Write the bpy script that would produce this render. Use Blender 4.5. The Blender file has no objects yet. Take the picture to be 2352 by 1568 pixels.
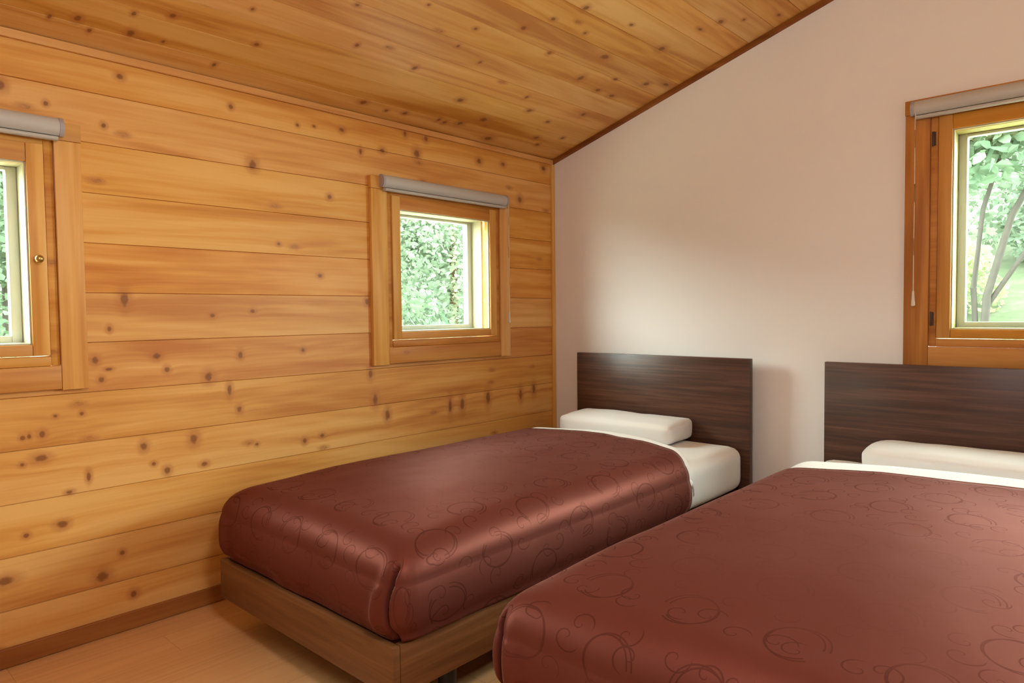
import bpy, bmesh, math, random
from math import pi, sin, cos, sqrt, floor
from mathutils import Vector, Matrix, noise
random.seed(7)
SC = bpy.context.scene
COL = SC.collection

# ------------------------------------------------------------------ helpers
def link(o, parent=None):
    COL.objects.link(o)
    if parent is not None: o.parent = parent
    return o
def tag(o, label=None, cat=None, group=None, kind=None):
    if label: o['label'] = label
    if cat: o['category'] = cat
    if group: o['group'] = group
    if kind: o['kind'] = kind
    return o
def empty(name, loc=(0,0,0)):
    o = bpy.data.objects.new(name, None); o.empty_display_size = .1; o.location = loc
    return link(o)
def mesh_obj(name, bm, mat, parent=None, smooth=None, recalc=True):
    if recalc: bmesh.ops.recalc_face_normals(bm, faces=bm.faces)
    me = bpy.data.meshes.new(name); bm.to_mesh(me); bm.free()
    if mat: me.materials.append(mat)
    if smooth is not None:
        for p in me.polygons: p.use_smooth = True
        if smooth < 3: 
            try: me.set_sharp_from_angle(angle=smooth)
            except Exception: pass
    o = bpy.data.objects.new(name, me); link(o)
    if parent is not None:
        o.parent = parent
        o.matrix_parent_inverse = Matrix.Translation(parent.location).inverted()
    return o
ID = lambda u, v, w: (u, v, w)
def box(bm, a, b, P=ID, bev=0.0, seg=2):
    """box between corners a,b (in local u,v,w), mapped by P; slightly bevelled edges"""
    a2 = [min(a[i], b[i]) for i in range(3)]; b2 = [max(a[i], b[i]) for i in range(3)]
    vs = [bm.verts.new((x, y, z)) for x in (a2[0], b2[0]) for y in (a2[1], b2[1]) for z in (a2[2], b2[2])]
    q = [(0,1,3,2),(4,6,7,5),(0,4,5,1),(2,3,7,6),(0,2,6,4),(1,5,7,3)]
    fs = [bm.faces.new([vs[i] for i in f]) for f in q]
    allv = vs
    if bev > 0:
        es = list({e for f in fs for e in f.edges})
        r = bmesh.ops.bevel(bm, geom=es, offset=bev, segments=seg, affect='EDGES', profile=.5)
        allv = list({v for f in r['faces'] for v in f.verts} | {v for v in vs if v.is_valid})
    for v in allv: v.co = Vector(P(*v.co))
def ring_loft(bm, rings, closed=True, cap=True):
    R = [[bm.verts.new(p) for p in r] for r in rings]
    n = len(R[0])
    for i in range(len(R)-1):
        for j in range(n if closed else n-1):
            k = (j+1) % n
            bm.faces.new((R[i][j], R[i][k], R[i+1][k], R[i+1][j]))
    if cap and closed:
        bm.faces.new(R[0]); bm.faces.new(R[-1])
    return R
def tube(bm, pts, rad, n=8, cap=True):
    pts = [Vector(p) for p in pts]; rings = []
    rr = rad if isinstance(rad, (list, tuple)) else [rad]*len(pts)
    up = Vector((0,0,1))
    for i, p in enumerate(pts):
        d = (pts[min(i+1, len(pts)-1)] - pts[max(i-1, 0)]).normalized()
        a = d.cross(up)
        if a.length < 1e-3: a = d.cross(Vector((1,0,0)))
        a.normalize(); b = d.cross(a).normalized()
        rings.append([p + (a*cos(2*pi*k/n) + b*sin(2*pi*k/n))*rr[i] for k in range(n)])
    ring_loft(bm, rings, True, cap)
def lathe(bm, prof, P=ID, n=20):
    rings = [[P(r*cos(2*pi*k/n), r*sin(2*pi*k/n), h) for k in range(n)] for r, h in prof]
    ring_loft(bm, rings, True, True)

# ------------------------------------------------------------------ materials
class NT:
    def __init__(s, name):
        s.m = bpy.data.materials.new(name); s.m.use_nodes = True
        s.t = s.m.node_tree; s.n = s.t.nodes; s.l = s.t.links
        s.n.clear()
        s.out = s.n.new('ShaderNodeOutputMaterial')
    def set(s, sock, v):
        if v is None: return
        if isinstance(v, bpy.types.NodeSocket): s.l.new(v, sock)
        else:
            if hasattr(sock.default_value, '__len__') and not hasattr(v, '__len__'): v = [v]*len(sock.default_value)
            if hasattr(v, '__len__') and len(sock.default_value) == 4 and len(v) == 3: v = (*v, 1)
            sock.default_value = v
    def math(s, op, a, b=None, c=None, clamp=False):
        n = s.n.new('ShaderNodeMath'); n.operation = op; n.use_clamp = clamp
        for i, v in enumerate((a, b, c)): s.set(n.inputs[i], v)
        return n.outputs[0]
    def vmath(s, op, a, b=None, out=0):
        n = s.n.new('ShaderNodeVectorMath'); n.operation = op
        s.set(n.inputs[0], a); s.set(n.inputs[1], b)
        return n.outputs[out]
    def comb(s, x=0., y=0., z=0.):
        n = s.n.new('ShaderNodeCombineXYZ')
        for i, v in enumerate((x, y, z)): s.set(n.inputs[i], v)
        return n.outputs[0]
    def sep(s, v):
        n = s.n.new('ShaderNodeSeparateXYZ'); s.set(n.inputs[0], v); return n.outputs
    def coord(s, which='Object'):
        return s.n.new('ShaderNodeTexCoord').outputs[which]
    def noise(s, vec, scale=1., detail=3., rough=.55, dist=0.):
        n = s.n.new('ShaderNodeTexNoise'); s.set(n.inputs['Vector'], vec)
        n.inputs['Scale'].default_value = scale; n.inputs['Detail'].default_value = detail
        n.inputs['Roughness'].default_value = rough; n.inputs['Distortion'].default_value = dist
        return n.outputs[0]
    def white(s, v, dim='1D'):
        n = s.n.new('ShaderNodeTexWhiteNoise'); n.noise_dimensions = dim
        s.set(n.inputs['W' if dim == '1D' else 'Vector'], v)
        return n.outputs
    def ramp(s, f, stops, interp='LINEAR'):
        n = s.n.new('ShaderNodeValToRGB'); s.set(n.inputs[0], f); cr = n.color_ramp; cr.interpolation = interp
        while len(cr.elements) < len(stops): cr.elements.new(.5)
        for e, (p, c) in zip(cr.elements, stops):
            e.position = p; e.color = (*c, 1) if hasattr(c, '__len__') else (c, c, c, 1)
        return n.outputs[0]
    def maprange(s, v, a, b, c, d, smooth=False):
        n = s.n.new('ShaderNodeMapRange'); n.clamp = True
        if smooth: n.interpolation_type = 'SMOOTHSTEP'
        for i, x in enumerate((v, a, b, c, d)): s.set(n.inputs[i], x)
        return n.outputs[0]
    def mix(s, f, a, b, blend='MIX'):
        n = s.n.new('ShaderNodeMix'); n.data_type = 'RGBA'; n.blend_type = blend
        s.set(n.inputs[0], f); s.set(n.inputs[6], a); s.set(n.inputs[7], b)
        return n.outputs[2]
    def bump(s, h, strength=.2, dist=.002):
        n = s.n.new('ShaderNodeBump'); n.inputs['Strength'].default_value = strength
        n.inputs['Distance'].default_value = dist; s.set(n.inputs['Height'], h); return n.outputs[0]
    def bsdf(s, color, rough=.5, spec=.5, normal=None, **kw):
        n = s.n.new('ShaderNodeBsdfPrincipled')
        s.set(n.inputs['Base Color'], color); s.set(n.inputs['Roughness'], rough)
        s.set(n.inputs['Specular IOR Level'], spec)
        if normal is not None: s.l.new(normal, n.inputs['Normal'])
        for k, v in kw.items(): s.set(n.inputs[k], v)
        s.l.new(n.outputs[0], s.out.inputs[0]); return n
    def shader(s, typ, **kw):
        n = s.n.new(typ)
        for k, v in kw.items(): s.set(n.inputs[k], v)
        return n

def axis(N, vec, ax):
    """ax = (x,y,z) weights -> scalar coordinate"""
    return N.vmath('DOT_PRODUCT', vec, ax, out=1)

def pine(name, along=(0,1,0), across=(0,0,1), module=None, offset=0., knots=(), light=(.78,.435,.142), mid=(.69,.327,.079),
         deep=(.54,.20,.039), rough=.46, spec=.25, pin=True, seed=0., joint=0.):
    N = NT(name); P = N.coord('Object')
    u = axis(N, P, along); v = axis(N, P, across)
    if module:
        bi = N.math('FLOOR', N.math('DIVIDE', N.math('SUBTRACT', v, offset), module))
    else:
        bi = N.n.new('ShaderNodeObjectInfo').outputs['Random']; bi = N.math('MULTIPLY', bi, 31.7)
    rnd = N.white(N.math('ADD', bi, seed+.37))
    r1 = rnd[0]; rc = N.sep(rnd[1])
    ush = N.math('MULTIPLY_ADD', r1, 23., u)
    # distance to the nearest drawn knot, in knot radii
    wob = N.noise(N.comb(N.math('MULTIPLY', u, 60.), N.math('MULTIPLY', v, 60.), bi), 1., 2., .6)
    d = None
    if knots:
        pv = N.comb(u, v, 0.)
        for (ku, kv, ra, rb) in knots:
            q = N.vmath('MULTIPLY', N.vmath('SUBTRACT', pv, (ku, kv, 0.)), (1.12/ra, 1.12/rb, 0.))
            L = N.vmath('LENGTH', q, out=1)
            d = L if d is None else N.math('MINIMUM', d, L)
    if pin:
        vo = N.n.new('ShaderNodeTexVoronoi'); vo.voronoi_dimensions = '2D'
        N.set(vo.inputs['Vector'], N.comb(N.math('MULTIPLY', ush, 3.2), N.math('MULTIPLY', v, 7.), 0.)); vo.inputs['Scale'].default_value = 1.
        gate = N.math('GREATER_THAN', N.sep(vo.outputs['Color'])[0], .84)
        dv = N.math('ADD', N.math('MULTIPLY', vo.outputs['Distance'], 22.), N.math('MULTIPLY', N.math('SUBTRACT', 1., gate), 9.))
        dv = N.math('MAXIMUM', dv, .98)          # pin knots stay pale
        d = dv if d is None else N.math('MINIMUM', d, dv)
    # grain bends round the knots
    vv = v
    if d is not None:
        bend = N.math('MULTIPLY', N.math('EXPONENT', N.math('MULTIPLY', d, -.55)), .018)
        vv = N.math('ADD', v, bend)
    broad = N.noise(N.comb(N.math('MULTIPLY', ush, .9), N.math('MULTIPLY', vv, 11.), N.math('MULTIPLY', bi, 3.1)), 1., 3., .55, .6)
    fine = N.noise(N.comb(N.math('MULTIPLY', ush, 2.2), N.math('MULTIPLY', vv, 95.), N.math('MULTIPLY', bi, 1.7)), 1., 3., .6)
    arch = N.math('SINE', N.math('MULTIPLY_ADD', N.noise(N.comb(N.math('MULTIPLY', ush, .55), N.math('MULTIPLY', vv, 5.), bi), 1., 1., .5), 55., 0.))
    tone = N.math('ADD', N.math('MULTIPLY_ADD', broad, 1.0, -.125), N.math('ADD', N.math('MULTIPLY', fine, .22), N.math('MULTIPLY', arch, .035)))
    tone = N.math('ADD', tone, N.math('MULTIPLY', N.math('SUBTRACT', r1, .5), .09))
    col = N.ramp(tone, [(.30, deep), (.49, mid), (.68, light)])
    hs = N.n.new('ShaderNodeHueSaturation')
    N.set(hs.inputs['Hue'], N.math('MULTIPLY_ADD', rc[1], .008, .496)); N.set(hs.inputs['Saturation'], N.math('MULTIPLY_ADD', rc[2], .08, .96))
    N.set(hs.inputs['Value'], N.math('MULTIPLY_ADD', rc[0], .10, .95)); N.set(hs.inputs['Color'], col)
    col = hs.outputs[0]
    if d is not None:
        dw = N.math('MULTIPLY_ADD', N.math('SUBTRACT', wob, .5), .9, d)
        halo = N.maprange(dw, .9, 3.0, .55, 0., True)
        col = N.mix(halo, col, (.46,.165,.045))
        core = N.maprange(dw, .50, 1.22, .76, 0., True)
        col = N.mix(core, col, (.19,.062,.018))
    rg = N.math('MULTIPLY_ADD', fine, .12, rough-.06)
    nb = N.bump(fine, .12, .0008)
    N.bsdf(col, rg, spec, nb)
    return N.m

def plain(name, color, rough=.5, spec=.5, var=.06, scale=30., bump=0., **kw):
    N = NT(name); P = N.coord('Object')
    n = N.noise(P, scale, 4., .6)
    c = N.mix(N.math('MULTIPLY', n, 1.), tuple(x*(1-var) for x in color), tuple(min(1, x*(1+var)) for x in color))
    N.bsdf(c, rough, spec, N.bump(n, bump, .001) if bump else None, **kw)
    return N.m

# ------------------------------------------------------------------ measured data
CAM_R = Vector((0.73358911, 0.67950017, -0.01124863)); CAM_U = Vector((-0.01969805, 0.03780526, 0.99909096))
CAM_F = Vector((-0.67930774, 0.73270067, -0.04111835)); CAM_C = Vector((2.53882204, -3.10103359, 1.06029))
# knots on the boards: (along, across, radius along, radius across) in metres
WK = [(-2.492, 0.751, 0.0071, 0.0055), (-2.58, 0.694, 0.0078, 0.008), (-2.563, 0.696, 0.0068, 0.0081), (-2.529, 0.698, 0.0104, 0.0123), (-2.235, 0.616, 0.0126, 0.015), (-2.204, 0.55, 0.0086, 0.0076), (-2.16, 0.519, 0.0117, 0.0139), (-2.405, 0.542, 0.0075, 0.0171), (-2.535, 0.624, 0.0208, 0.0123), (-2.584, 0.611, 0.0078, 0.0067), (-2.484, 0.403, 0.0168, 0.0126), (-2.313, 0.265, 0.0094, 0.0104), (-2.639, 0.265, 0.026, 0.0146), (-2.376, 0.202, 0.0207, 0.0189), (-2.282, 0.115, 0.0123, 0.0135), (-2.28, 1.12, 0.0149, 0.0264), (-2.329, 1.023, 0.0078, 0.0101), (-2.374, 0.921, 0.0115, 0.0129), (-2.183, 0.925, 0.0144, 0.0121), (-2.151, 0.875, 0.0103, 0.0107), (-2.005, 0.839, 0.016, 0.0192), (-2.358, 0.856, 0.0103, 0.0101), (-1.928, 0.784, 0.01, 0.023), (-2.065, 0.617, 0.0155, 0.0206), (-1.984, 1.064, 0.0097, 0.008), (-2.418, 0.75, 0.0074, 0.0071), (-1.883, 0.913, 0.0103, 0.0149), (-1.618, 0.92, 0.0099, 0.0107), (-1.62, 0.547, 0.0099, 0.0125), (-1.3, 1.117, 0.0115, 0.0153), (-1.289, 0.799, 0.0117, 0.0232), (-1.266, 0.682, 0.0165, 0.0273), (-1.2, 0.604, 0.0146, 0.0258), (-1.892, 0.706, 0.0103, 0.0133), (-2.029, 0.52, 0.0127, 0.0096), (-0.818, 0.605, 0.0116, 0.0389), (-0.736, 0.605, 0.015, 0.0352), (-0.552, 0.622, 0.0162, 0.0365), (-0.297, 0.614, 0.0143, 0.0336), (-0.187, 0.633, 0.0149, 0.0294), (-1.532, 1.224, 0.0123, 0.009), (-2.271, 1.862, 0.0121, 0.0101), (-1.893, 1.842, 0.0101, 0.0097), (-1.619, 1.826, 0.0078, 0.007), (-1.544, 1.835, 0.0081, 0.0053), (-1.411, 1.846, 0.013, 0.011), (-1.072, 1.892, 0.0102, 0.0159), (-0.947, 1.891, 0.0135, 0.0143), (-1.202, 1.792, 0.0144, 0.0116), (-1.318, 1.769, 0.0091, 0.0151), (-1.004, 1.81, 0.0184, 0.0223), (-0.596, 1.838, 0.0188, 0.0155), (-0.418, 1.849, 0.0168, 0.0115), (-0.086, 1.874, 0.0191, 0.0147), (-2.325, 1.691, 0.0078, 0.0085), (-2.485, 1.729, 0.007, 0.0081), (-2.599, 1.758, 0.0129, 0.0155), (-1.814, 1.639, 0.0176, 0.0199), (-1.478, 1.555, 0.0126, 0.0109), (-0.287, 1.678, 0.0178, 0.0189), (-1.829, 1.079, 0.0106, 0.0084), (-1.714, 1.344, 0.0093, 0.0069), (-2.335, 0.889, 0.0118, 0.0058), (-1.538, 0.557, 0.0124, 0.0091), (-1.826, 0.563, 0.0089, 0.0068), (-2.461, 0.502, 0.0109, 0.007), (-2.581, 0.39, 0.009, 0.0081)]
CK = [(-2.425, 0.13, 0.0112, 0.0159), (-2.276, 0.127, 0.0127, 0.0186), (-2.297, 0.22, 0.0081, 0.0103), (-2.196, 0.26, 0.011, 0.0138), (-2.0, 0.395, 0.007, 0.0083), (-1.91, 0.241, 0.0104, 0.0115), (-2.177, 0.129, 0.006, 0.0096), (-1.987, 0.077, 0.008, 0.0127), (-2.493, 0.106, 0.0063, 0.0123), (-2.383, 0.088, 0.0067, 0.0111), (-1.716, 0.564, 0.0102, 0.0079), (-1.5, 0.679, 0.0075, 0.0062), (-1.255, 0.66, 0.0101, 0.0084), (-1.086, 0.75, 0.0126, 0.0132), (-1.017, 0.841, 0.0135, 0.0093), (-1.596, 0.387, 0.0086, 0.0114), (-1.245, 0.551, 0.0095, 0.0092), (-1.087, 0.512, 0.0094, 0.0099), (-1.31, 0.368, 0.0117, 0.0146), (-0.969, 0.264, 0.0182, 0.0146), (-0.741, 0.18, 0.024, 0.0191), (-0.828, 0.112, 0.0176, 0.0167), (-0.949, 0.097, 0.0099, 0.0136), (-0.907, 0.089, 0.0113, 0.0139), (-1.135, 0.082, 0.0146, 0.0132), (-1.227, 0.067, 0.0101, 0.0104), (-1.358, 0.082, 0.0178, 0.015), (-0.581, 0.053, 0.0281, 0.0183), (-0.326, 0.156, 0.0205, 0.0151), (-0.258, 0.104, 0.014, 0.0126), (-0.579, 0.332, 0.0178, 0.0127), (-0.398, 0.294, 0.0141, 0.0109), (-0.857, 0.688, 0.012, 0.0111), (-0.686, 0.41, 0.0105, 0.0118), (-0.823, 0.846, 0.0099, 0.0081), (-0.596, 0.782, 0.0277, 0.0165), (-0.564, 0.628, 0.0177, 0.0208), (-0.276, 0.597, 0.0202, 0.0136), (-0.195, 0.74, 0.0187, 0.0145), (-0.388, 0.696, 0.0153, 0.0102), (-0.393, 0.598, 0.0169, 0.011), (-0.356, 1.105, 0.0201, 0.0073), (-0.393, 0.942, 0.0192, 0.0168), (-0.085, 0.784, 0.0256, 0.0102), (-0.268, 0.42, 0.0154, 0.0154), (-0.173, 0.209, 0.0142, 0.012), (-0.682, 0.973, 0.0125, 0.0076), (-0.951, 0.946, 0.0146, 0.013), (-0.316, 1.179, 0.0194, 0.011), (-0.098, 1.339, 0.0159, 0.0086), (-0.225, 1.24, 0.0121, 0.0066)]

SKY = 13.0; EXPO = 0.34
SKY_COL = (.95, .975, 1.0)
SUN_DIR = (-.70, -.60, .45); SUN_POW = 4.; SUN_GLOW = 21.
FILL_GLOW_DIR = (.75, .60, .36); FILL_GLOW = 26.
LAMP_COL = (1.0, .975, .95)
def LAMPS():
    fill_lamp(2.25, -2.6, 1.78, 40.)

BOARD = .162; SEAM0 = 1.790           # wall boards, top seam height
XR, YF = 3.75, -5.3                    # the room's right and front walls
EAVE, PITCH = 1.930, .296              # ceiling height at the left wall, rise per metre
ceil_z = lambda x: EAVE + PITCH*x

M = {}
M['wall_pine'] = pine('pine_wall_boards', (0,1,0), (0,0,1), BOARD, SEAM0, WK)
M['ceil_pine'] = pine('pine_ceiling_boards', (0,1,0), (1,0,0), .118, -.012, CK, light=(.80,.475,.175), mid=(.71,.365,.105), deep=(.53,.215,.047), seed=5.)
M['case_v'] = pine('pine_casing_upright', (0,0,1), (1,1,0), None, 0, (), light=(.79,.465,.165), mid=(.72,.375,.105), deep=(.57,.25,.055), pin=True, seed=2.)
M['case_h'] = pine('pine_casing_level', (1,1,0), (0,0,1), None, 0, (), light=(.68,.345,.10), mid=(.60,.27,.068), deep=(.46,.17,.034), pin=True, seed=3.)
M['case_h2'] = pine('amber_casing_level', (1,0,0), (0,0,1), None, 0, (), light=(.64,.30,.070), mid=(.55,.23,.044), deep=(.40,.145,.025), pin=True, seed=3., spec=.12)
M['case_v2'] = pine('amber_casing_upright', (0,0,1), (1,1,0), None, 0, (), light=(.64,.30,.070), mid=(.55,.23,.044), deep=(.40,.145,.025), pin=True, seed=2., spec=.12)
M['base_pine'] = pine('pine_baseboard', (0,1,0), (0,0,1), None, 0, (), light=(.42,.17,.045), mid=(.34,.12,.028), deep=(.25,.08,.018), pin=True, seed=4.)
M['trim_dark'] = pine('brown_ceiling_trim', (1,0,.3), (0,0,1), None, 0, (), light=(.30,.11,.03), mid=(.23,.075,.02), deep=(.15,.045,.012), pin=False, seed=6.)
M['trim_pine'] = pine('pine_cornice', (0,1,0), (0,0,1), None, 0, (), light=(.78,.44,.15), mid=(.70,.35,.092), deep=(.54,.22,.046), pin=False, seed=7.)

def floor_mat():
    N = NT('laminate_floor'); P = N.coord('Object'); s = N.sep(P)
    row = N.math('FLOOR', N.math('DIVIDE', s[0], .145))
    rr = N.white(row)
    yy = N.math('ADD', s[1], N.math('MULTIPLY', rr[0], 3.))
    pl = N.math('FLOOR', N.math('DIVIDE', yy, .9))
    rp = N.white(N.comb(row, pl, 0.), '3D')
    g = N.noise(N.comb(N.math('MULTIPLY', s[0], 42.), N.math('MULTIPLY_ADD', rp[0], 9., N.math('MULTIPLY', yy, 1.1)), row), 1., 4., .6, .4)
    col = N.ramp(g, [(.3, (.62,.34,.15)), (.52, (.72,.425,.20)), (.72, (.79,.49,.245))])
    col = N.mix(.35, col, N.mix(rp[0], (.64,.355,.16), (.77,.47,.23)))
    fx = N.math('FRACT', N.math('DIVIDE', s[0], .145)); fy = N.math('FRACT', N.math('DIVIDE', yy, .9))
    seam = N.math('MAXIMUM', N.math('LESS_THAN', fx, .012), N.math('LESS_THAN', fy, .002))
    col = N.mix(N.math('MULTIPLY', seam, .45), col, (.25,.11,.04))
    N.bsdf(col, N.math('MULTIPLY_ADD', g, .1, .30), .45, N.bump(N.math('SUBTRACT', 1., seam), .15, .001))
    return N.m
M['floor'] = floor_mat()

def plaster_mat():
    N = NT('white_wallpaper'); P = N.coord('Object')
    n = N.noise(P, 260., 3., .6); b = N.noise(P, 1.3, 2., .5)
    c = N.mix(b, (.85,.805,.785), (.89,.85,.83))
    N.bsdf(c, .82, .2, N.bump(n, .12, .0008))
    return N.m
M['plaster'] = plaster_mat()

def walnut_mat():
    N = NT('walnut_laminate'); P = N.coord('Object'); s = N.sep(P)
    a = N.noise(N.comb(N.math('MULTIPLY', s[0], 2.2), s[1], N.math('MULTIPLY', s[2], 70.)), 1., 4., .62, .3)
    b = N.noise(N.comb(N.math('MULTIPLY', s[0], .9), s[1], N.math('MULTIPLY', s[2], 14.)), 1., 3., .55, .5)
    t = N.math('ADD', N.math('MULTIPLY', a, .6), N.math('MULTIPLY', b, .4))
    c = N.ramp(t, [(.34, (.034,.012,.0065)), (.5, (.070,.026,.014)), (.66, (.135,.058,.034))])
    N.bsdf(c, N.math('MULTIPLY_ADD', a, .18, .30), .5, N.bump(a, .12, .0006))
    return N.m
M['walnut'] = walnut_mat()
def bedbase_mat():
    N = NT('brown_bed_board'); P = N.coord('Object'); s = N.sep(P)
    a = N.noise(N.comb(N.math('MULTIPLY', s[0], 3.), N.math('MULTIPLY', s[1], 3.), N.math('MULTIPLY', s[2], 60.)), 1., 4., .6, .3)
    c = N.ramp(a, [(.3, (.125,.047,.015)), (.55, (.175,.070,.023)), (.75, (.22,.094,.034))])
    N.bsdf(c, .42, .45)
    return N.m
M['bedbase'] = bedbase_mat()
M['black'] = plain('black_leg_plastic', (.012,.010,.010), .45)

def satin_mat():
    """maroon satin with a woven scroll pattern: spirals, double rings and tendrils in the cloth's own UV (metres)"""
    N = NT('maroon_satin_damask'); uv = N.coord('UV'); s = N.sep(uv)
    def wrap(cx, ox, oy, rot_seed):
        x = N.math('DIVIDE', N.math('ADD', s[0], ox), cx); y = N.math('DIVIDE', N.math('ADD', s[1], oy), cx)
        iy = N.math('FLOOR', y)
        x = N.math('ADD', x, N.math('MULTIPLY', N.math('MODULO', N.math('ABSOLUTE', iy), 2.), .5))
        ix = N.math('FLOOR', x)
        rnd = N.white(N.comb(ix, iy, rot_seed), '3D')
        fx = N.math('SUBTRACT', N.math('FRACT', x), .5); fy = N.math('SUBTRACT', N.math('FRACT', y), .5)
        flip = N.math('SUBTRACT', N.math('MULTIPLY', N.math('GREATER_THAN', rnd[0], .5), 2.), 1.)
        fx = N.math('MULTIPLY', fx, flip)
        return fx, fy, rnd
    def spiral(cx, ox, oy, sd, turns, R, w):
        fx, fy, rnd = wrap(cx, ox, oy, sd)
        c = N.sep(rnd[1])
        fx = N.math('ADD', fx, N.math('MULTIPLY', N.math('SUBTRACT', c[1], .5), .18)); fy = N.math('ADD', fy, N.math('MULTIPLY', N.math('SUBTRACT', c[2], .5), .18))
        r = N.math('SQRT', N.math('ADD', N.math('MULTIPLY', fx, fx), N.math('MULTIPLY', fy, fy)))
        th = N.math('DIVIDE', N.math('ARCTAN2', fy, fx), 2*pi)
        th = N.math('ADD', th, N.math('MULTIPLY', rnd[0], 1.))
        ph = N.math('SUBTRACT', N.math('MULTIPLY', N.math('POWER', r, .75), turns), th)
        dd = N.math('ABSOLUTE', N.math('SUBTRACT', N.math('FRACT', ph), .5))
        line = N.maprange(dd, w*.6, w*1.3, 1., 0.)
        return N.math('MULTIPLY', line, N.maprange(r, R*.96, R, 1., 0.))
    def ring(cx, ox, oy, sd, R, w, gap):
        fx, fy, rnd = wrap(cx, ox, oy, sd)
        fy2 = N.math('MULTIPLY', fy, .86)
        r = N.math('SQRT', N.math('ADD', N.math('MULTIPLY', fx, fx), N.math('MULTIPLY', fy2, fy2)))
        a = N.maprange(N.math('ABSOLUTE', N.math('SUBTRACT', r, R)), w*.5, w, 1., 0.)
        rx = N.math('SQRT', N.math('ADD', N.math('POWER', N.math('ADD', fx, gap), 2.), N.math('MULTIPLY', fy2, fy2)))
        b = N.maprange(N.math('ABSOLUTE', N.math('SUBTRACT', rx, R*1.08)), w*.5, w, 1., 0.)
        th = N.math('ARCTAN2', fy, fx)
        arc = N.math('GREATER_THAN', th, -2.2)
        return N.math('MULTIPLY', N.math('MAXIMUM', a, b), arc)
    p = spiral(.105, .03, .02, 1., 3.0, .30, .050)
    p = N.math('MAXIMUM', p, spiral(.150, .11, .07, 4., 3.4, .24, .050))
    p = N.math('MAXIMUM', p, ring(.19, .05, .13, 2., .25, .011, .035))
    # scroll fading painted in for sheen: strong at border and head, faint mid field
    ed = N.math('MINIMUM', N.math('MINIMUM', N.math('SUBTRACT', s[0], .236), N.math('SUBTRACT', 1.206, s[0])), N.math('ADD', s[1], 2.075))
    fig = N.math('MAXIMUM', N.maprange(ed, .10, .26, 1., .16, True), N.maprange(s[1], -1.35, -1.0, .16, .8, True))
    fig = N.math('MULTIPLY', fig, N.maprange(s[1], -2.20, -2.10, .45, 1., True))
    p = N.math('MULTIPLY', p, fig)
    weave = N.noise(N.vmath('MULTIPLY', uv, (900., 160., 1.)), 1., 2., .5)
    big = N.noise(uv, 2.2, 2., .5)
    c = N.mix(big, (.082,.0200,.0138), (.102,.0260,.0175))
    c = N.mix(N.math('MULTIPLY', p, .55), c, (.045,.012,.010))
    rg = N.math('MULTIPLY_ADD', p, .08, .60)
    h = N.math('ADD', N.math('MULTIPLY', weave, .25), N.math('MULTIPLY', p, -.6))
    nrm = N.bump(h, .10, .0006)
    ge = N.n.new('ShaderNodeNewGeometry')
    cosv = N.math('ABSOLUTE', N.vmath('DOT_PRODUCT', ge.outputs['Incoming'], ge.outputs['Normal'], out=1))
    fac = N.math('MULTIPLY_ADD', N.math('POWER', N.math('SUBTRACT', 1., cosv), 6.), .38, .020)
    fac = N.math('MULTIPLY', fac, N.math('MULTIPLY_ADD', p, -.5, 1.))
    di = N.shader('ShaderNodeBsdfDiffuse', Color=c, Normal=nrm); gl = N.shader('ShaderNodeBsdfGlossy', Color=(.78,.52,.50), Roughness=.56, Normal=nrm)
    mx = N.shader('ShaderNodeMixShader', Fac=fac); N.l.new(di.outputs[0], mx.inputs[1]); N.l.new(gl.outputs[0], mx.inputs[2])
    # the reddish satin lobe of the weave itself
    sa = N.shader('ShaderNodeBsdfGlossy', Color=N.mix(N.math('MULTIPLY', p, .6), (.40,.130,.096), (.17,.05,.036)), Roughness=.52, Normal=nrm)
    m2 = N.shader('ShaderNodeMixShader', Fac=.20); N.l.new(mx.outputs[0], m2.inputs[1]); N.l.new(sa.outputs[0], m2.inputs[2])
    N.l.new(m2.outputs[0], N.out.inputs[0])
    return N.m
M['satin'] = satin_mat()
M['linen'] = plain('white_cotton', (.82,.80,.79), .85, .2, .02, 420., .12, **{'Sheen Weight': .15})
M['sheet'] = plain('white_sheet_cotton', (.82,.80,.78), .85, .2, .02, 300., .10)
M['lining_shade'] = plain('shaded_pine_lining', (.34,.30,.115), .5, .3, .08, 18.)  # pine lining with shade and green foliage light put into its colour
M['vinyl_shade'] = plain('shaded_vinyl_frame', (.40,.41,.38), .4, .4, .01)  # darker copy of the white vinyl, shade painted into the colour
M['vinyl'] = plain('white_vinyl_frame', (.54,.57,.56), .4, .4, .01)
M['cream'] = plain('cream_painted_lining', (.50,.47,.33), .55, .3, .02)
M['blind'] = plain('grey_blind_cassette', (.52,.49,.45), .48, .4, .02)
M['blind_dark'] = plain('grey_blind_end_cap', (.40,.36,.37), .45, .4, .02)
M['cord'] = plain('white_blind_cord', (.72,.62,.52), .6, .3, .02)
M['brass'] = plain('brass_knob', (.50,.33,.10), .28, .5, .03, Metallic=.9)
M['iron'] = plain('dark_hinge_iron', (.06,.025,.012), .5, .4, .05)

def glass_mat():
    N = NT('window_glass')
    t = N.shader('ShaderNodeBsdfTransparent', Color=(.93,.97,.94)); g = N.shader('ShaderNodeBsdfGlossy', Roughness=.02)
    ge = N.n.new('ShaderNodeNewGeometry')
    c = N.math('ABSOLUTE', N.vmath('DOT_PRODUCT', ge.outputs['Incoming'], ge.outputs['Normal'], out=1))
    f = N.math('MULTIPLY_ADD', N.math('POWER', N.math('SUBTRACT', 1., c), 5.), .96, .03)
    x = N.n.new('ShaderNodeMixShader'); N.l.new(f, x.inputs[0]); N.l.new(t.outputs[0], x.inputs[1]); N.l.new(g.outputs[0], x.inputs[2])
    N.l.new(x.outputs[0], N.out.inputs[0]); return N.m
M['glass'] = glass_mat()

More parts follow.
